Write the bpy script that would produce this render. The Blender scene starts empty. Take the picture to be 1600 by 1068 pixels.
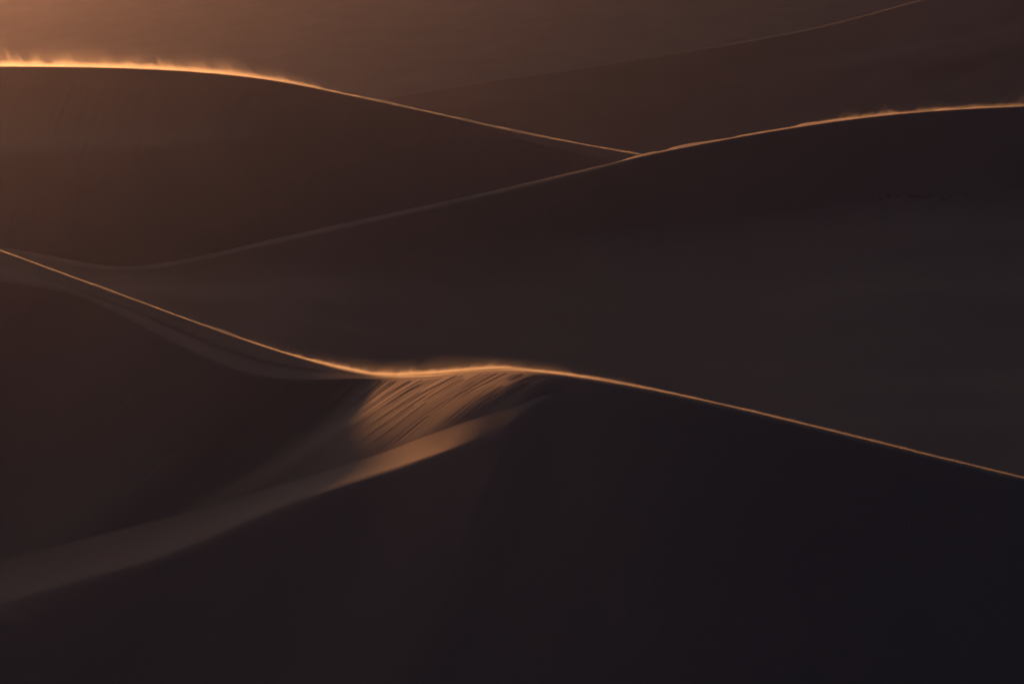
import bpy, math
import numpy as np

rng = np.random.default_rng(11)
R = math.radians
scene = bpy.context.scene
col = scene.collection

# ------------------------------------------------------------------ camera
CAM = np.array([0.0, 0.0, 60.0])
HFOV, PITCH = 30.0, -11.6
PW, PH = 1600.0, 1068.0
cam = bpy.data.cameras.new('camera')
cam.sensor_width = 36.0
cam.lens = 18.0 / math.tan(R(HFOV / 2))
cam.clip_start, cam.clip_end = 0.5, 20000.0
cam_o = bpy.data.objects.new('camera', cam)
cam_o.location = CAM
cam_o.rotation_euler = (R(90 + PITCH), 0, 0)
col.objects.link(cam_o)
scene.camera = cam_o

# ------------------------------------------------------------------ world, sun, exposure
SUN_AZ, SUN_EL = 26.0, 3.0           # degrees left of straight ahead, above the horizon
SUN_DIR = np.array([-math.sin(R(SUN_AZ)) * math.cos(R(SUN_EL)),
                    math.cos(R(SUN_AZ)) * math.cos(R(SUN_EL)), math.sin(R(SUN_EL))])
world = bpy.data.worlds.new('World')
scene.world = world
world.use_nodes = True
wn = world.node_tree.nodes
wl = world.node_tree.links
sky = wn.new('ShaderNodeTexSky')
sky.sky_type = 'NISHITA'
sky.sun_disc = False
sky.sun_elevation = R(SUN_EL)
sky.sun_rotation = R(-SUN_AZ)
sky.altitude = 0
sky.air_density = 0.2
sky.dust_density = 10.0
sky.ozone_density = 0.9
bg = wn['Background']
bg.inputs['Strength'].default_value = 0.036
wl.new(sky.outputs['Color'], bg.inputs['Color'])

sun = bpy.data.lights.new('sun', 'SUN')
sun.energy = 4.3
sun.angle = R(9.0)
sun.color = (1.0, 0.425, 0.15)
sun_o = bpy.data.objects.new('sun', sun)
from mathutils import Vector
sun_o.rotation_euler = Vector(-SUN_DIR).to_track_quat('-Z', 'Y').to_euler()
sun_o.location = (-200, 300, 120)
col.objects.link(sun_o)

scene.view_settings.view_transform = 'Standard'
scene.view_settings.look = 'None'
scene.view_settings.exposure = 1.3
scene.view_settings.gamma = 1.0
scene.view_settings.use_curve_mapping = False
cy = scene.cycles
cy.max_bounces = 6
cy.diffuse_bounces = 3
cy.volume_bounces = 0
cy.transparent_max_bounces = 16
cy.use_denoising = True

# ------------------------------------------------------------------ helpers
FPX = (PW / 2) / math.tan(R(HFOV / 2))
CP, SP = math.cos(R(PITCH)), math.sin(R(PITCH))


def rays(px, py):
    """View rays through points of the 1600 x 1068 frame, scaled to one metre of ground depth."""
    px = np.asarray(px, float); py = np.asarray(py, float)
    a = (px - PW / 2) / FPX
    b = -(py - PH / 2) / FPX
    d = np.stack([a, CP - b * SP, SP + b * CP], -1)
    return d / d[..., 1:2]


def at(px, py, depth):
    return CAM + rays(px, py) * np.asarray(depth, float)[..., None]


def fall(P0, px, py, slope):
    """The point on the view ray that lies below P0 at the given slope (degrees): real sand falls at real angles."""
    r = rays(px, py)
    sl = np.tan(np.radians(np.broadcast_to(slope, P0.shape[:1])))
    # search depth between well in front and level with P0
    lo = np.full(len(P0), 5.0)
    hi = P0[:, 1] * 1.0
    for _ in range(60):
        m = (lo + hi) / 2
        Q = CAM + r * m[:, None]
        drop = P0[:, 2] - Q[:, 2]
        hor = np.hypot(P0[:, 0] - Q[:, 0], P0[:, 1] - Q[:, 1]) + 1e-9
        steep = drop > sl * hor
        hi = np.where(steep, m, hi)
        lo = np.where(steep, lo, m)
    return CAM + r * hi[:, None]


def pchip(x, xp, fp):
    """Monotone cubic interpolation (no overshoot); constant beyond the ends."""
    x = np.clip(np.asarray(x, float), xp[0], xp[-1]); xp = np.asarray(xp, float); fp = np.asarray(fp, float)
    h = np.diff(xp); d = np.diff(fp) / h
    m = np.zeros_like(fp)
    for i in range(1, len(fp) - 1):
        if d[i - 1] * d[i] > 0:
            w1, w2 = 2 * h[i] + h[i - 1], h[i] + 2 * h[i - 1]
            m[i] = (w1 + w2) / (w1 / d[i - 1] + w2 / d[i])
    m[0], m[-1] = d[0], d[-1]
    i = np.clip(np.searchsorted(xp, x) - 1, 0, len(h) - 1)
    t = (x - xp[i]) / h[i]
    return ((2 * t**3 - 3 * t**2 + 1) * fp[i] + (t**3 - 2 * t**2 + t) * h[i] * m[i]
            + (-2 * t**3 + 3 * t**2) * fp[i + 1] + (t**3 - t**2) * h[i] * m[i + 1])


def spline(x, xp, fp):
    """Natural cubic spline: round lines for crests; constant beyond the ends."""
    x = np.clip(np.asarray(x, float), xp[0], xp[-1]); xp = np.asarray(xp, float); fp = np.asarray(fp, float)
    n = len(xp); h = np.diff(xp)
    A = np.eye(n); b = np.zeros(n)
    for i in range(1, n - 1):
        A[i, i - 1:i + 2] = h[i - 1], 2 * (h[i - 1] + h[i]), h[i]
        b[i] = 6 * ((fp[i + 1] - fp[i]) / h[i] - (fp[i] - fp[i - 1]) / h[i - 1])
    m = np.linalg.solve(A, b)
    i = np.clip(np.searchsorted(xp, x) - 1, 0, n - 2)
    a, c = xp[i + 1] - x, x - xp[i]
    return ((m[i] * a**3 + m[i + 1] * c**3) / (6 * h[i]) + (fp[i] / h[i] - m[i] * h[i] / 6) * a
            + (fp[i + 1] / h[i] - m[i + 1] * h[i] / 6) * c)


def gauss(a, sigma, axis=0):
    n = int(max(1, round(sigma * 3)))
    k = np.exp(-0.5 * (np.arange(-n, n + 1) / sigma) ** 2); k /= k.sum()
    a = np.moveaxis(a, axis, 0)
    # extrapolate linearly at the ends so that the border stays where it is
    top = 2 * a[:1] - a[1:n + 1][::-1]
    bot = 2 * a[-1:] - a[-n - 1:-1][::-1]
    p = np.concatenate([top, a, bot])
    out = sum(k[j] * p[j:j + len(a)] for j in range(2 * n + 1))
    return np.moveaxis(out, 0, axis)


def smooth(x, a, b):
    t = np.clip((x - a) / (b - a), 0, 1)
    return t * t * (3 - 2 * t)


class Noise2:
    def __init__(self, seed, size=64):
        r = np.random.default_rng(seed)
        self.g = r.standard_normal((size, size)); self.n = size

    def __call__(self, x, y):
        xi, yi = np.floor(x).astype(int), np.floor(y).astype(int)
        fx, fy = x - xi, y - yi
        fx = fx**3 * (fx * (fx * 6 - 15) + 10); fy = fy**3 * (fy * (fy * 6 - 15) + 10)
        n = self.n; g = self.g
        a, b = g[xi % n, yi % n], g[(xi + 1) % n, yi % n]
        c, d = g[xi % n, (yi + 1) % n], g[(xi + 1) % n, (yi + 1) % n]
        return (a * (1 - fx) + b * fx) * (1 - fy) + (c * (1 - fx) + d * fx) * fy


def normals(P):
    du = np.gradient(P, axis=1); dv = np.gradient(P, axis=0)
    n = np.cross(du, dv)
    n /= np.linalg.norm(n, axis=-1, keepdims=True) + 1e-12
    n[n[..., 2] < 0] *= -1
    return n


def raw_mesh(name, verts, faces):
    """faces: (m,3) or (m,4) array."""
    me = bpy.data.meshes.new(name)
    k = faces.shape[1]
    me.vertices.add(len(verts))
    me.vertices.foreach_set('co', np.ascontiguousarray(verts, np.float32).ravel())
    me.loops.add(faces.size)
    me.loops.foreach_set('vertex_index', np.ascontiguousarray(faces, np.int32).ravel())
    me.polygons.add(len(faces))
    me.polygons.foreach_set('loop_start', np.arange(0, faces.size, k, dtype=np.int32))
    me.polygons.foreach_set('loop_total', np.full(len(faces), k, np.int32))
    me.polygons.foreach_set('use_smooth', np.ones(len(faces), bool))
    me.update(calc_edges=True)
    me.validate()
    return me


def grid(name, P, mat, parent=None, flip=False):
    nv, nu, _ = P.shape
    P = P.copy(); P[..., 2] = np.maximum(P[..., 2], CAM[2] - 86)   # buried feet end under the ground
    i = np.arange(nv * nu).reshape(nv, nu)
    f = np.stack([i[:-1, :-1], i[1:, :-1], i[1:, 1:], i[:-1, 1:]], -1).reshape(-1, 4)
    if flip:
        f = f[:, ::-1]
    me = raw_mesh(name, P.reshape(-1, 3), f)
    me.materials.append(mat)
    o = bpy.data.objects.new(name, me)
    col.objects.link(o)
    if parent is not None:
        o.parent = parent
    return o


def tag(o, label, cat, kind=None, group=None):
    o['label'] = label
    o['category'] = cat
    if kind: o['kind'] = kind
    if group: o['group'] = group
    return o


# ------------------------------------------------------------------ materials
def sand_material(name, base, ripple=0.35):
    m = bpy.data.materials.new(name)
    m.use_nodes = True
    nt = m.node_tree; n = nt.nodes; l = nt.links
    b = n['Principled BSDF']
    b.inputs['Roughness'].default_value = 0.95
    b.inputs['Specular IOR Level'].default_value = 0.08
    tc = n.new('ShaderNodeTexCoord')
    big = n.new('ShaderNodeTexNoise')
    big.inputs['Scale'].default_value = 0.06
    big.inputs['Detail'].default_value = 5.0
    l.new(tc.outputs['Object'], big.inputs['Vector'])
    ramp = n.new('ShaderNodeMix'); ramp.data_type = 'RGBA'
    ramp.inputs[6].default_value = (base[0] * .88, base[1] * .88, base[2] * .9, 1)
    ramp.inputs[7].default_value = (base[0] * 1.1, base[1] * 1.1, base[2] * 1.08, 1)
    l.new(big.outputs['Fac'], ramp.inputs[0])
    l.new(ramp.outputs[2], b.inputs['Base Color'])
    # wind ripples and grain: fine relief only
    mp = n.new('ShaderNodeMapping')
    mp.inputs['Rotation'].default_value = (0, 0, R(28))
    l.new(tc.outputs['Object'], mp.inputs['Vector'])
    wv = n.new('ShaderNodeTexWave')
    wv.inputs['Scale'].default_value = 1.6
    wv.inputs['Distortion'].default_value = 3.5
    wv.inputs['Detail'].default_value = 2.0
    wv.inputs['Detail Scale'].default_value = 0.6
    l.new(mp.outputs['Vector'], wv.inputs['Vector'])
    gr = n.new('ShaderNodeTexNoise')
    gr.inputs['Scale'].default_value = 9.0
    gr.inputs['Detail'].default_value = 4.0
    l.new(tc.outputs['Object'], gr.inputs['Vector'])
    bm = n.new('ShaderNodeBump')
    bm.inputs['Strength'].default_value = ripple
    bm.inputs['Distance'].default_value = 0.012
    l.new(wv.outputs['Fac'], bm.inputs['Height'])
    bm2 = n.new('ShaderNodeBump')
    bm2.inputs['Strength'].default_value = 0.25
    bm2.inputs['Distance'].default_value = 0.02
    l.new(gr.outputs['Fac'], bm2.inputs['Height'])
    l.new(bm.outputs['Normal'], bm2.inputs['Normal'])
    l.new(bm2.outputs['Normal'], b.inputs['Normal'])
    return m


SAND = (0.40, 0.31, 0.275)
M_sand = sand_material('dune_sand', SAND)


# ------------------------------------------------------------------ dune builder
def windward(name, crest, parent, width, s1, s2, run, rows=44, bend=.5):
    """The far, sunward side: a rounded crest shoulder that steepens to the windward slope."""
    c2 = crest[:, :2]
    t = gauss(np.gradient(c2, axis=0), 60)
    nrm = np.stack([-t[:, 1], t[:, 0]], -1)
    nrm /= np.linalg.norm(nrm, axis=1, keepdims=True)
    nrm[nrm[:, 1] < 0] *= -1
    nrm = nrm * (1 - bend) + np.array([0.0, 1.0]) * bend
    nrm /= np.linalg.norm(nrm, axis=1, keepdims=True)
    d = run * np.linspace(0, 1, rows) ** 2.6
    arc = np.concatenate([[0], np.cumsum(np.linalg.norm(np.diff(c2, axis=0), axis=1))])
    vn = Noise2(77)
    w = np.broadcast_to(width, len(crest)) * np.clip(1 + .45 * vn(arc / (run * .06), arc * 0) + .25 * vn(arc / (run * .02), arc * 0 + 4), .25, 2.4)
    z = np.zeros((rows, len(crest)))
    for i in range(1, rows):
        mid = (d[i] + d[i - 1]) / 2
        s = s1 + (s2 - s1) * smooth(mid / w, 0.6, 3.2)
        z[i] = z[i - 1] - np.tan(np.radians(s)) * (d[i] - d[i - 1])
    P = np.empty((rows, len(crest), 3))
    # square to the crest at first, then all the same way, so that neighbouring stretches never cross
    pos = c2.copy()
    P[0, :, :2] = pos
    for i in range(1, rows):
        b = smooth((d[i] + d[i - 1]) / 2, .05 * run, .3 * run)
        dr = nrm * (1 - b) + np.array([0.0, 1.0]) * b
        pos = pos + dr / np.linalg.norm(dr, axis=1, keepdims=True) * (d[i] - d[i - 1])
        P[i, :, :2] = pos
    P[..., 2] = crest[None, :, 2] + z
    return grid(name, P, M_sand, parent, flip=True), P


def loft(rowsP, segs):
    out = [rowsP[0][None]]
    for a, b, n in zip(rowsP[:-1], rowsP[1:], segs):
        t = (np.arange(1, n + 1) / n)[:, None, None]
        out.append(a[None] * (1 - t) + b[None] * t)
    return np.concatenate(out)


def root(name, loc, label):
    o = bpy.data.objects.new(name, None)
    o.empty_display_size = 2
    col.objects.link(o)
    tag(o, label, 'dune', 'structure')
    return o


# ---------------------------------------------------------------- ground sheet
def ground_z(x, y):
    n = Noise2(5)
    return CAM[2] - 62 + 2.5 * n(x / 90, y / 90) - 12 * smooth(y, 350, 900)


gx = np.concatenate([np.linspace(-2300, -400, 30), np.linspace(-380, 380, 70), np.linspace(400, 2300, 30)])
gy = np.concatenate([np.linspace(-150, 20, 12), np.linspace(30, 700, 70), np.linspace(730, 3300, 60)])
GX, GY = np.meshgrid(gx, gy)
ground = grid('ground', np.stack([GX, GY, ground_z(GX, GY)], -1), M_sand, flip=True)
tag(ground, 'sandy ground lying low between the dunes', 'ground', 'structure')

# ---------------------------------------------------------------- near dune (bowl, ledge, dark front)
# columns follow the fall lines of the sand; bx = where the column leaves the brink
dens_x = np.array([-700, -420, -100, 420, 560, 900, 1000, 1700, 2150.])
dens = np.array([.10, .16, .45, .7, 1.9, 1.9, .45, .35, .1])
fine = np.linspace(-700, 2150, 6000)
cum = np.cumsum(np.interp(fine, dens_x, dens)); cum = (cum - cum[0]) / (cum[-1] - cum[0])
NU = 2200
bx = np.interp(np.linspace(0, 1, NU), cum, fine)

cr = np.array([(-700, 160), (-400, 258), (0, 392), (120, 436), (240, 480), (400, 538), (500, 569), (575, 587), (640, 590),
               (700, 585.5), (770, 579.5), (850, 583), (1000, 606), (1200, 650), (1400, 699), (1600, 748), (2150, 885)])
crest_y = spline(bx, cr[:, 0], cr[:, 1])
crest_d = pchip(bx, [-700, -400, 0, 240, 400, 500, 575, 640, 700, 770, 850, 1000, 1200, 1600, 2150],
                [184, 161, 138.5, 126.8, 120, 116.2, 112.6, 109, 105.9, 102.7, 99.3, 96, 93, 88.8, 84])
C0 = at(bx, crest_y, crest_d)

# groove between the far crest and the brink, then the brink itself
br = np.array([(-700, 372), (-400, 404), (0, 438), (60, 447), (120, 461), (180, 487), (240, 518), (300, 548), (350, 570), (400, 585),
               (440, 591.5), (480, 593), (530, 592), (575, 591), (640, 592.2), (700, 587), (770, 580.8), (850, 585)])
brink_y = np.where(bx < 850, spline(bx, br[:, 0], br[:, 1]), crest_y + 2.0 + 2.2 * smooth(bx, 850, 1000))
gap = brink_y - crest_y
brink_y = crest_y + np.maximum(gap, 0.8)
gap = brink_y - crest_y
gr_f = pchip(bx, [-700, 0, 120, 240, 400, 500, 560, 600, 2150], [.4, .45, .62, .45, .42, .40, .4, .5, .5])
C1 = fall(C0, bx, crest_y + gap * gr_f, pchip(bx, [-700, 360, 480, 560, 700, 2150], [9.5, 9.5, 8, 6, 5, 9]))
gr_on = smooth(bx, 60, 180) * (1 - smooth(bx, 470, 540))
C1b = fall(C1, bx, crest_y + gap * (gr_f + .06 + .08 * gr_on), 8 + 20 * gr_on)
C2 = fall(C1b, bx, brink_y, pchip(bx, [-700, 0, 120, 240, 360, 480, 560, 850, 2150], [8, 5, 3.5, 3.5, 3.8, 5, 5, 5, 9]))
# foot of the slip face
ft = np.array([(-700, -1500, 1330), (-400, -1000, 1170), (0, -450, 1012), (240, -165, 925), (400, 105, 851), (500, 215, 822), (575, 300, 799), (640, 380, 775), (700, 460, 750.5), (770, 578, 713),
               (820, 690, 673), (850, 752, 652), (872, 806, 637), (886, 838, 622), (915, 890, 606), (960, 950, 607), (1010, 1000, 615)])
fx = np.where(bx < 1000, pchip(bx, ft[:, 0], ft[:, 1]), bx - 6)
fy = np.where(bx < 1000, pchip(bx, ft[:, 0], ft[:, 2]), 0)
fy = np.where(bx >= 985, np.interp(bx, [985, 1000], [0, 0]) + brink_y + 4 , fy)
fy = np.maximum(fy, brink_y + 1.5)
C3 = fall(C2, fx, fy, pchip(bx, [-700, 300, 400, 500, 575, 640, 700, 770, 820, 850, 880, 2150], [31, 31, 30, 29, 29.3, 30.6, 32, 32, 31.5, 30.5, 28, 34]))
# front edge of the ledge: falls gently from the foot line straight towards the open side
lg = np.array([(-700, -1200, 1290), (-400, -800, 1150), (0, -330, 1022), (240, 0, 934), (400, 240, 872), (500, 330, 836), (575, 400, 805), (640, 470, 778), (700, 540, 754), (770, 640, 724),
               (820, 730, 696), (850, 778, 679), (872, 812, 650), (886, 841, 625), (915, 892, 610), (960, 952, 612), (1010, 1003, 620)])
lx = np.where(bx < 1000, pchip(bx, lg[:, 0], lg[:, 1]), bx - 4)
ly = np.where(bx < 985, pchip(bx, lg[:, 0], lg[:, 2]), fy + 6)
ly = np.maximum(ly, fy + 2.0)
# the dark front is one smooth slope: 33 degrees, facing the open side a little towards the sun's quarter
G_AZ, G_SL = R(-23.0), math.tan(R(33.0))
down = np.array([math.sin(G_AZ), -math.cos(G_AZ), -G_SL])
tip = C2[int(np.argmin(np.abs(bx - 940)))]
ga, gb = -G_SL * down[0], -G_SL * down[1]           # dz/dx, dz/dy of that slope
gc = tip[2] - ga * tip[0] - gb * tip[1]
rt = rays(lx, ly)
t_ = (gc - CAM[2]) / (rt[:, 2] - ga * rt[:, 0] - gb)
t_ = t_ + 1.6 * smooth(bx, 100, 640) * (1 - smooth(bx, 740, 900))
C4 = CAM + rt * t_[:, None]
# right of the ledge's tip the crest falls straight into the dark front slope
C5s = C2 + down * 27
wr = smooth(bx, 868, 950)[:, None]
C3 = C3 * (1 - wr) + (C2 * .96 + C5s * .04) * wr
C4 = C4 * (1 - wr) + (C2 * .90 + C5s * .10) * wr
C5 = C4 + down * 27
def soft_u(P, sig, w):
    return P + w[:, None] * (gauss(P, sig) - P)
C3 = soft_u(C3, 12, smooth(bx, 845, 880))
C4 = soft_u(C4, 20, smooth(bx, 845, 885))
C5 = gauss(C5, 150)

SEG = [8, 6, 8, 130, 30, 90]
near = loft([C0, C1, C1b, C2, C3, C4, C5], SEG)
E = np.delete(np.cumsum([0] + SEG), 2)
# soften the slope breaks (brink of the plateau, foot of the slip face, ledge edge); softer towards the ends of the ledge
for _ in range(1):
    s_small = gauss(near, 1.6, 0)
    s_big = gauss(near, 9, 0)
v = np.arange(len(near))[:, None, None]
ub = bx[None, :, None]
w_big = np.exp(-((v - E[4]) / 16.0) ** 2) * (1 - smooth(ub, 170, 350)) * .92 + np.exp(-((v - E[4]) / 14.0) ** 2) * smooth(ub, 862, 900)
w_big = np.clip(w_big + np.exp(-((v - E[3]) / 14.0) ** 2) * smooth(ub, 868, 900), 0, 1)
w_small = (1 - np.exp(-(v / 2.0) ** 2))
near = near + w_small * (s_small - near)
near = near + w_big * (s_big - near)
# slides of loose sand down the slip face: shallow runnels along the fall lines
N0 = normals(near)
disp = np.zeros(near.shape[:2])
vv = (np.arange(len(near)) - E[2]) / (E[3] - E[2])
for k in range(250):
    if k < 200:
        c = rng.uniform(560, 905); wd = rng.uniform(.55, 1.3); dep = rng.uniform(.003, .019)
        v0 = rng.choice([0.0, rng.uniform(0, .6)]); ln = rng.uniform(.15, .6)
    else:
        c = rng.uniform(-60, 560); wd = rng.uniform(1.5, 5); dep = rng.uniform(.01, .05)
        v0 = rng.uniform(0.0, .5); ln = rng.uniform(.1, .35)
    wob = .8 * np.sin(vv * rng.uniform(3, 9) + rng.uniform(0, 6))
    a = np.exp(-0.5 * ((bx[None] - c - wob[:, None]) / wd) ** 2)
    lip = 0.55 * np.exp(-0.5 * ((bx[None] - c - wob[:, None] - 2.1 * wd) / (wd * .8)) ** 2)
    e = smooth(vv, v0, v0 + .03) * (1 - smooth(vv, v0 + ln * .5, v0 + ln)) * (vv > 0) * (1 - smooth(vv, .9, 1.0))
    disp += (lip - a) * e[:, None] * dep
nz = Noise2(21)
und = .12 * nz(near[..., 0] / 8.0, near[..., 1] / 7.0) + .03 * nz(near[..., 0] / 2.2 + 9, near[..., 1] / 2.2)
mask = smooth(np.arange(len(near)), E[2] + 6, E[2] + 40)[:, None] * (np.abs(np.arange(len(near)) - E[4]) > -1)[:, None]
disp += und * mask * (.35 + .4 * smooth(np.arange(len(near)), E[4] + 4, E[4] + 30)[:, None])
# the slip face is a little hollow in the bowl and bulges below the brink where fresh sand has piled up
len_ = np.linalg.norm(C3 - C2, axis=1)
tt = np.clip(vv, 0, 1)
disp -= (.035 - .068 * smooth(bx, 560, 680))[None] * len_[None] * (np.sin(math.pi * tt ** .8))[:, None] * (1 - smooth(bx, 860, 900))[None]
near = near + N0 * disp[..., None]

near_root = root('sand_dune', (0, 0, 0), 'dark sand dune with a wind-scooped bowl, a sunlit streaked slip face and a pale ledge')
windward('windward_slope', C0, near_root, .8 * pchip(bx, [-700, 0, 400, 560, 640, 850, 1000, 1300, 2150], [.15, .18, .25, .6, .9, .5, .3, .22, .2]), pchip(bx, [-700, 500, 640, 2150], [2.5, 2.0, 1, 1.]), pchip(bx, [-700, 450, 640, 2150], [29, 29, 18, 17.]), 125, bend=0.0)
grid('crest_shelf', near[:E[2] + 1], M_sand, near_root)
grid('slip_face', near[E[2]:E[3] + 1], M_sand, near_root)
grid('ledge', near[E[3]:E[4] + 1], M_sand, near_root)
grid('front_slope', near[E[4]:], M_sand, near_root)

# ---------------------------------------------------------------- middle dune
NC = 1080
cx = np.linspace(-600, 2900, NC)
cc = np.array([(-600, 318), (-300, 345), (0, 386), (100, 404), (190, 416), (260, 410), (400, 380), (620, 331), (800, 291), (1000, 245), (1200, 206.5), (1400, 179), (1600, 166.5), (2200, 150)])
c_y = spline(cx, cc[:, 0], cc[:, 1])
c_d = pchip(cx, [-600, 0, 190, 400, 620, 800, 1000, 1200, 1400, 1600, 2200], [225, 203, 200, 211, 227, 240, 252, 262, 268, 271, 272])
D0 = at(cx, c_y, c_d)
d_edge = c_y + pchip(cx, [-600, 0, 190, 400, 700, 960, 1040, 2200], [6, 5, 6, 6, 6, 4, 1.2, 1.2])
D1 = fall(D0, cx, d_edge, pchip(cx, [-600, 920, 1040, 2200], [4.5, 4.5, 9, 9]))
bs = np.array([(-600, 420), (0, 425), (190, 432), (350, 428), (450, 422), (600, 412), (700, 401), (880, 373), (1000, 357), (1200, 336), (1400, 313), (1600, 301), (2200, 280)])
d_base = pchip(cx, bs[:, 0], bs[:, 1])
D2 = fall(D1, cx - 10, d_base, pchip(cx, [-600, 190, 450, 700, 1000, 2200], [10, 12, 20, 31, 35, 35]))
d_low = pchip(cx, [-600, 0, 400, 575, 1000, 1600, 2200], [720, 760, 900, 980, 1010, 1160, 1280])
D3 = fall(D2, cx - 20, d_low, pchip(cx, [-600, 0, 600, 1000, 2200], [8, 7.5, 7, 7, 7.5]))
SEG = [6, 60, 150]
mid = loft([D0, D1, D2, D3], SEG)
E2 = np.cumsum([0] + SEG)
v = np.arange(len(mid))[:, None, None]; ub = cx[None, :, None]
s_small = gauss(mid, 2.0, 0); s_big = gauss(mid, 14, 0)
mid = mid + (1 - np.exp(-(v / 2.) ** 2)) * (s_small - mid)
mid = mid + np.exp(-((v - E2[2]) / 26.0) ** 2) * (1 - smooth(ub, 550, 1150)) * (s_big - mid)
nz = Noise2(3)
wa = smooth(np.arange(len(mid)), E2[2] + 2, E2[2] + 25)[:, None]
und = .36 * nz(mid[..., 0] / 30 - mid[..., 1] / 60, mid[..., 1] / 17 + mid[..., 0] / 60) + .06 * nz(mid[..., 0] / 16 + 7, mid[..., 1] / 6.0)
fm = smooth(np.arange(len(mid)), E2[1] + 3, E2[1] + 20)[:, None] * (1 - wa)
run = .02 * nz((cx[None] + .25 * np.arange(len(mid))[:, None]) / 8.0 + 0 * mid[..., 0], np.arange(len(mid))[:, None] / 40.0 + 0 * mid[..., 0]) * fm * smooth(cx, 560, 800)[None]
mid[..., 2] += und * wa + run
mid_root = root('sand_dune', (0, 0, 0), 'long smooth sand dune whose crest dips into a hollow, with a broad blue-grey apron')
windward('windward_slope', D0, mid_root, pchip(cx, [-600, 700, 1000, 1400, 2200], [.3, .3, 1.0, 2.2, 2.4]), pchip(cx, [-600, 950, 1030, 2200], [10, 10, .8, .8]), 14.0, 130)
grid('slip_face', mid[:E2[2] + 1], M_sand, mid_root)
grid('apron', mid[E2[2]:], M_sand, mid_root)

# ---------------------------------------------------------------- dune with the brightest spindrift
dx = np.linspace(-700, 1500, 800)
dc = np.array([(-700, 118), (-350, 107), (0, 104.5), (150, 106), (250, 109.5), (330, 115), (400, 122.5), (500, 140), (600, 161), (700, 182.5), (800, 205), (900, 224.5), (1010, 244), (1150, 266), (1500, 310)])
d_y = spline(dx, dc[:, 0], dc[:, 1])
d_d = pchip(dx, [-700, 0, 400, 700, 1010, 1500], [300, 300, 303, 306, 308, 310])
F0 = at(dx, d_y, d_d)
F1 = fall(F0, dx, d_y + pchip(dx, [-700, 650, 740, 800, 870, 940, 1000, 1150, 1500], [1.2, 1.2, 3, 7, 12.5, 15, 14, 10, 8]), 9.0)
F2 = fall(F1, dx, np.maximum(pchip(dx, [-700, 0, 200, 330, 450, 600, 800, 1010, 1500], [192, 186, 186, 190, 200, 235, 252, 275, 350]), d_y + 22), 31.0)
F3 = fall(F2, dx, np.maximum(pchip(dx, [-700, 0, 200, 330, 430, 600, 800, 1010, 1500], [252, 236, 224, 218.5, 212, 243, 262, 283, 360]), d_y + 27),
          pchip(dx, [-700, 0, 300, 470, 600, 1500], [5, 5, 7, 24, 31, 31]))
F4 = fall(F3, dx, pchip(dx, [-700, 0, 190, 620, 1000, 1500], [520, 520, 520, 430, 345, 420]), 32.0)
SEG = [6, 34, 20, 60]
far = loft([F0, F1, F2, F3, F4], SEG)
E3 = np.cumsum([0] + SEG)
v = np.arange(len(far))[:, None, None]
s_small = gauss(far, 1.6, 0); s_big = gauss(far, 7, 0)
far = far + (1 - np.exp(-(v / 2.) ** 2)) * (s_small - far)
far = far + np.exp(-((v - E3[2]) / 12.0) ** 2) * (s_big - far)
nz = Noise2(8)
runw = smooth(np.arange(len(far)), E3[1] + 2, E3[1] + 14)[:, None]
far[..., 2] += runw * (.03 * nz((dx[None] + .9 * np.arange(len(far))[:, None]) / 7.0 + 0 * far[..., 0], np.arange(len(far))[:, None] / 30.0) + .25 * nz(far[..., 0] / 22, far[..., 1] / 9))
far_root = root('sand_dune', (0, 0, 0), 'tall sand dune with sand streaming brightly off its rounded sunlit crest')
windward('windward_slope', F0, far_root, pchip(dx, [-700, 400, 600, 1010, 1500], [6, 5, 3, 2.2, 2]), 0.3, 13.0, 170)
grid('slip_face', far[:E3[2] + 1], M_sand, far_root)
grid('lower_face', far[E3[2]:], M_sand, far_root)

# ---------------------------------------------------------------- hazy dune behind
ex = np.linspace(100, 2400, 500)
ec = np.array([(100, 226), (400, 184), (600, 152), (800, 121), (900, 107), (1100, 75), (1300, 37), (1430, 2), (1700, -62), (2400, -150)])
e_y = spline(ex, ec[:, 0], ec[:, 1])
e_d = pchip(ex, [100, 600, 1000, 1430, 2400], [660, 700, 725, 745, 760])
G0 = at(ex, e_y, e_d)
G1 = fall(G0, ex, e_y + 2.0, 9.0)
G2 = fall(G1, ex, np.maximum(pchip(ex, [100, 600, 1010, 1600, 2400], [330, 330, 330, 300, 300]), e_y + 60), 24.0)
hz = loft([G0, G1, G2], [4, 90])
nz = Noise2(14)
hw = smooth(np.arange(len(hz)), 6, 30)[:, None]
hz[..., 2] += hw * (.9 * nz(hz[..., 0] / 60, hz[..., 1] / 25) + .3 * nz(hz[..., 0] / 22, hz[..., 1] / 9))
haz_root = root('sand_dune', (0, 0, 0), 'faint straight-crested sand dune fading into the dusty air')
windward('windward_slope', G0, haz_root, 0.6, 8.0, 13.0, 260)
grid('slip_face', hz, M_sand, haz_root)

# ---------------------------------------------------------------- farthest dune slope filling the haze
hx = np.linspace(-700, 2300, 300)
H0 = at(hx, pchip(hx, [-700, -350, -50, 250, 900, 2300], [-70, -80, -115, -145, -165, -165]), np.full(300, 1300.0) + 40 * np.sin(hx / 300.0))
H1 = fall(H0, hx, np.full(300, 330.0), 11.0)
bk = loft([H0, H1], [80])
nz = Noise2(31)
bw = smooth(np.arange(len(bk)), 2, 12)[:, None]
bk[..., 2] += bw * (1.0 * nz(bk[..., 0] / 200, bk[..., 1] / 120))
bk_root = root('sand_dune', (0, 0, 0), 'farthest broad sand slope almost lost in orange dust')
windward('windward_slope', H0, bk_root, 8.0, 1.0, 10.0, 600)
grid('slip_face', bk, M_sand, bk_root)


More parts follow.
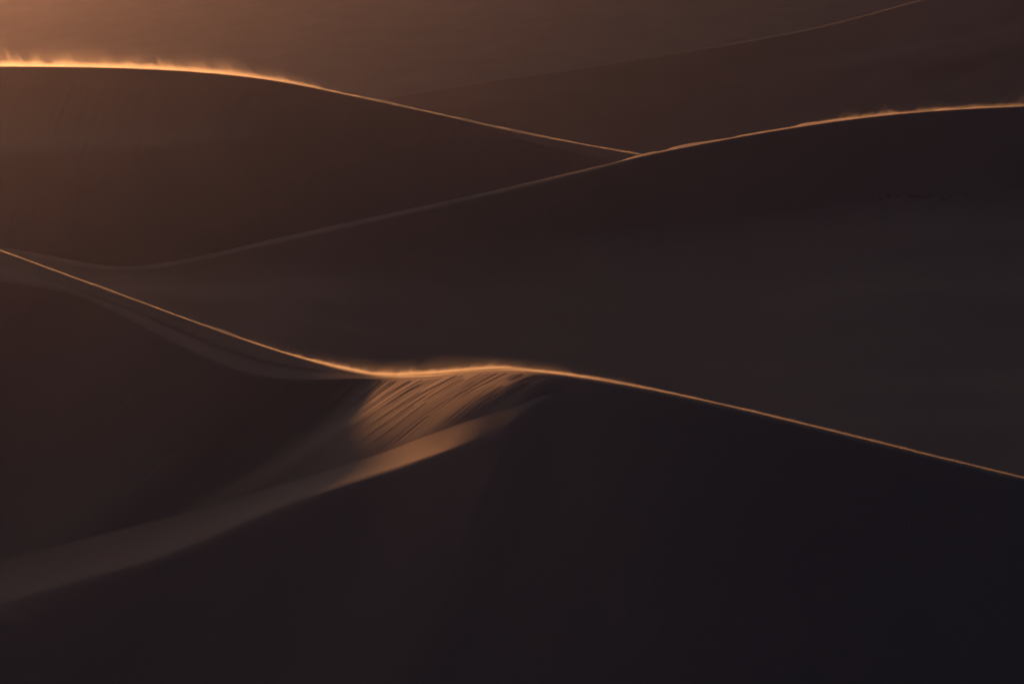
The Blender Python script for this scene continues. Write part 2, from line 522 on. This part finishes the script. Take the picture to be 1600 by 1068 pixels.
# ---------------------------------------------------------------- sand blown off the crests
def sand_cloud(name, density):
    m = bpy.data.materials.new(name)
    m.use_nodes = True
    nt = m.node_tree
    nt.nodes.remove(nt.nodes['Principled BSDF'])
    p = nt.nodes.new('ShaderNodeVolumePrincipled')
    p.inputs['Color'].default_value = (.95, .86, .74, 1)
    p.inputs['Density'].default_value = density
    p.inputs['Anisotropy'].default_value = 0.6
    nt.links.new(p.outputs[0], nt.nodes['Material Output'].inputs['Volume'])
    return m


def veil(name, px, crest, x0, x1, H, W, density, lean, seed, gust, amp, parent=None):
    """A closed veil of airborne sand along a crest: thick at the sand, torn into gusts and thinning to nothing at its top."""
    sel = (px >= x0) & (px <= x1)
    px, c = px[sel], crest[sel]
    H = np.broadcast_to(H, len(sel))[sel]; W = np.broadcast_to(W, len(sel))[sel]
    s_ = np.concatenate([[0], np.cumsum(np.linalg.norm(np.diff(c, axis=0), axis=1))])
    n1 = Noise2(seed)
    g = 1 + amp * (.8 * n1(s_ / (gust * 5), 0 * s_) + .7 * n1(s_ / (gust * 1.6), 0 * s_ + 7) + .5 * n1(s_ / (gust * .6), 0 * s_ + 13))
    ends = smooth(np.arange(len(c)), 0, 12) * (1 - smooth(np.arange(len(c)), len(c) - 13, len(c) - 1))
    H = H * np.clip(g, .3, 3) * np.maximum(ends, .02)
    W = W * np.clip(1 + .5 * amp * n1(s_ / (gust * 3), 0 * s_ + 21), .4, 2) * np.maximum(ends, .02)
    K = 8
    V = np.empty((2, K, len(c), 3))
    for k in range(K):
        h = k / (K - 1)
        half = W * (.5 * (1 - h) ** 1.7 + .012)
        for b, sg in ((0, -1), (1, 1)):
            V[b, k, :, 0] = c[:, 0] + lean[0] * H * h
            V[b, k, :, 1] = c[:, 1] + W * .42 + lean[1] * H * h + sg * half
            V[b, k, :, 2] = c[:, 2] - .01 * (k == 0) * W + H * h
    n = len(c)
    idx = np.arange(2 * K * n).reshape(2, K, n)
    loop = np.concatenate([idx[0], idx[1][::-1]])            # up the near side, down the far side
    nxt = np.roll(loop, -1, axis=0)
    f = np.stack([loop[:, :-1], nxt[:, :-1], nxt[:, 1:], loop[:, 1:]], -1).reshape(-1, 4)
    caps = []
    for e in (0, n - 1):
        q = np.stack([idx[0, :-1, e], idx[0, 1:, e], idx[1, 1:, e], idx[1, :-1, e]], -1)
        caps.append(q if e else q[:, ::-1])
    f = np.concatenate([f] + caps)
    e_ = np.concatenate([f[:, [k, (k + 1) % 4]] for k in range(4)])
    assert len(np.unique(e_[:, 0].astype(np.int64) * 10**7 + e_[:, 1])) == len(e_), 'veil faces must turn the same way'
    p_ = V.reshape(-1, 3) - V.reshape(-1, 3).mean(0)
    vol = sum(np.einsum('ij,ij->i', p_[f[:, 0]], np.cross(p_[f[:, a]], p_[f[:, a + 1]])).sum() for a in (1, 2))
    if vol < 0:
        f = f[:, ::-1]
    me = raw_mesh(name, V.reshape(-1, 3), f)
    me.materials.append(sand_cloud(name + '_dust', density))
    o = bpy.data.objects.new(name, me)
    col.objects.link(o)
    if parent is not None:
        o.parent = parent
    o['kind'] = 'stuff'
    return o


hD = pchip(dx, [-700, 0, 250, 400, 500, 700, 1500], [1.0, 1.0, .95, .8, .42, .28, .24])
wD = pchip(dx, [-700, 0, 300, 430, 600, 1500], [3.2, 3.2, 2.7, 2.0, 1.3, 1.1])
p1 = veil('blowing_sand', dx, F0, -650, 1030, hD, wD, .17, (-.5, .2), 1, 1.0, .16)
tag(p1, 'bright orange sand streaming off the rounded crest of the tall dune', 'blowing sand', 'stuff')
veil('gust_veil', dx, F0, -600, 560, hD * 1.7, wD * .9, .06, (-.6, .5), 2, .32, .38, p1)
veil('gust_veil', dx, F0, -600, 520, hD * 3.2, wD * 1.8, .013, (-.3, .8), 3, .8, .3, p1)
hC = pchip(cx, [-600, 1000, 1250, 1330, 1450, 2200], [.15, .18, .35, .6, .6, .5])
wC = pchip(cx, [-600, 1000, 1250, 1400, 2200], [.5, .6, 1.3, 2.0, 1.8])
p2 = veil('blowing_sand', cx, D0, 1015, 2100, hC, wC, .13, (.3, .2), 4, .5, .2)
tag(p2, 'thin orange wisps of sand lifting off the far end of the long middle dune', 'blowing sand', 'stuff')
veil('gust_veil', cx, D0, 1220, 2100, hC * 2.0, wC * .9, .022, (.55, .4), 5, .4, .45, p2)
hN = pchip(bx, [-700, 300, 450, 560, 640, 760, 850, 950, 1200, 2150], [.09, .10, .13, .26, .3, .26, .17, .13, .12, .12])
wN = pchip(bx, [-700, 300, 450, 560, 640, 760, 850, 950, 1200, 2150], [.12, .16, .3, 1.0, 1.2, 1.0, .6, .36, .30, .26])
p3 = veil('blowing_sand', bx, C0, -500, 2000, hN, wN, 1.2, (.2, .2), 6, .5, .1)
tag(p3, 'glowing sand blowing over the dip in the crest above the streaked slip face', 'blowing sand', 'stuff')
veil('gust_veil', bx, C0, 440, 900, hN * 1.5, wN * .9, .26, (.4, .3), 17, .15, .22, p3)
veil('gust_veil', bx, C0, 380, 1000, hN * 3, wN * 1.8, .045, (.5, .5), 18, .5, .12, p3)

# ---------------------------------------------------------------- crumbled clumps at the foot of slip faces
M_clump = sand_material('shade_darkened_sand', (.29, .22, .18))  # sand colour darkened to paint in shade on the clumps' steep sides


def clump(P, size, seed, label, group):
    """A low heap of crumbled lumps, wider than high, sunk into the sand."""
    r = np.random.default_rng(seed)
    vs, fs, n = [], [], 0
    nu, nv = 14, 8
    for k in range(4):
        c = np.array([r.normal(0, .55), r.normal(0, .35), 0]) * size * (k > 0)
        rad = size * (1 if k == 0 else r.uniform(.3, .65))
        th = np.linspace(0, 2 * math.pi, nu, endpoint=False)
        ph = np.linspace(-.9, math.pi / 2, nv)
        T, Q = np.meshgrid(th, ph)
        rr = rad * (1 + .28 * np.sin(2 * T + r.uniform(0, 6)) * np.cos(Q) + .12 * r.standard_normal(T.shape) * np.cos(Q))
        v = np.stack([rr * np.cos(T) * np.cos(Q) * 1.3, rr * np.sin(T) * np.cos(Q) * .8, .42 * rr * np.sin(Q)], -1) + c
        i = np.arange(nu * nv).reshape(nv, nu)
        f = np.stack([i[:-1], np.roll(i, -1, 1)[:-1], np.roll(i, -1, 1)[1:], i[1:]], -1).reshape(-1, 4)
        vs.append(v.reshape(-1, 3)); fs.append(f + n); n += nu * nv
    me = raw_mesh('sand_clump', np.concatenate(vs), np.concatenate(fs))
    me.materials.append(M_clump)
    o = bpy.data.objects.new('sand_clump', me)
    o.location = P
    o.rotation_euler = (0, 0, r.uniform(-.5, .5))
    col.objects.link(o)
    return tag(o, label, 'clump', group=group)


def on_sheet(P, px, py):
    """Nearest sheet vertex to a point of the frame."""
    q = P.reshape(-1, 3) - CAM
    b = (q[:, 2] * CP - q[:, 1] * SP) / (q[:, 1] * CP + q[:, 2] * SP)
    a = q[:, 0] / (q[:, 1] * CP + q[:, 2] * SP)
    k = np.argmin((a * FPX + PW / 2 - px) ** 2 + (PH / 2 - b * FPX - py) ** 2)
    return P.reshape(-1, 3)[k]


for k, (px_, py_, sz_) in enumerate([(1376, 309, .30), (1388, 307, .36), (1400, 307.5, .22), (1424, 305, .30), (1433, 308, .34), (1444, 309.5, .42), (1452, 306, .24), (1474, 309, .36), (1484, 307, .26), (1507, 303, .24)]):
    clump(on_sheet(mid, px_, py_), sz_ * .8, 100 + k, "small dark crumbled sand clump at the foot of the long middle dune's slip face", 'sand clumps below the middle dune')

# ---------------------------------------------------------------- dust in the air
def haze_box(x0, x1, y0, y1, z0, z1, density):
    v = np.array([(x, y, z) for z in (z0, z1) for y in (y0, y1) for x in (x0, x1)], float)
    f = np.array([(0, 2, 3, 1), (4, 5, 7, 6), (0, 1, 5, 4), (1, 3, 7, 5), (3, 2, 6, 7), (2, 0, 4, 6)])
    me = raw_mesh('haze', v, f)
    me.polygons.foreach_set('use_smooth', np.zeros(6, bool))
    m = bpy.data.materials.new('dusty_air')
    m.use_nodes = True
    nt = m.node_tree
    nt.nodes.remove(nt.nodes['Principled BSDF'])
    p = nt.nodes.new('ShaderNodeVolumePrincipled')
    p.inputs['Color'].default_value = (.84, .76, .92, 1)
    p.inputs['Density'].default_value = density
    p.inputs['Anisotropy'].default_value = 0.79
    nt.links.new(p.outputs[0], nt.nodes['Material Output'].inputs['Volume'])
    me.materials.append(m)
    o = bpy.data.objects.new('haze', me)
    col.objects.link(o)
    return tag(o, 'dusty air glowing warm between the dunes', 'haze', 'stuff')


haze_box(-2400, 2400, -200, 3400, CAM[2] - 96, CAM[2] + 40, 0.000038)
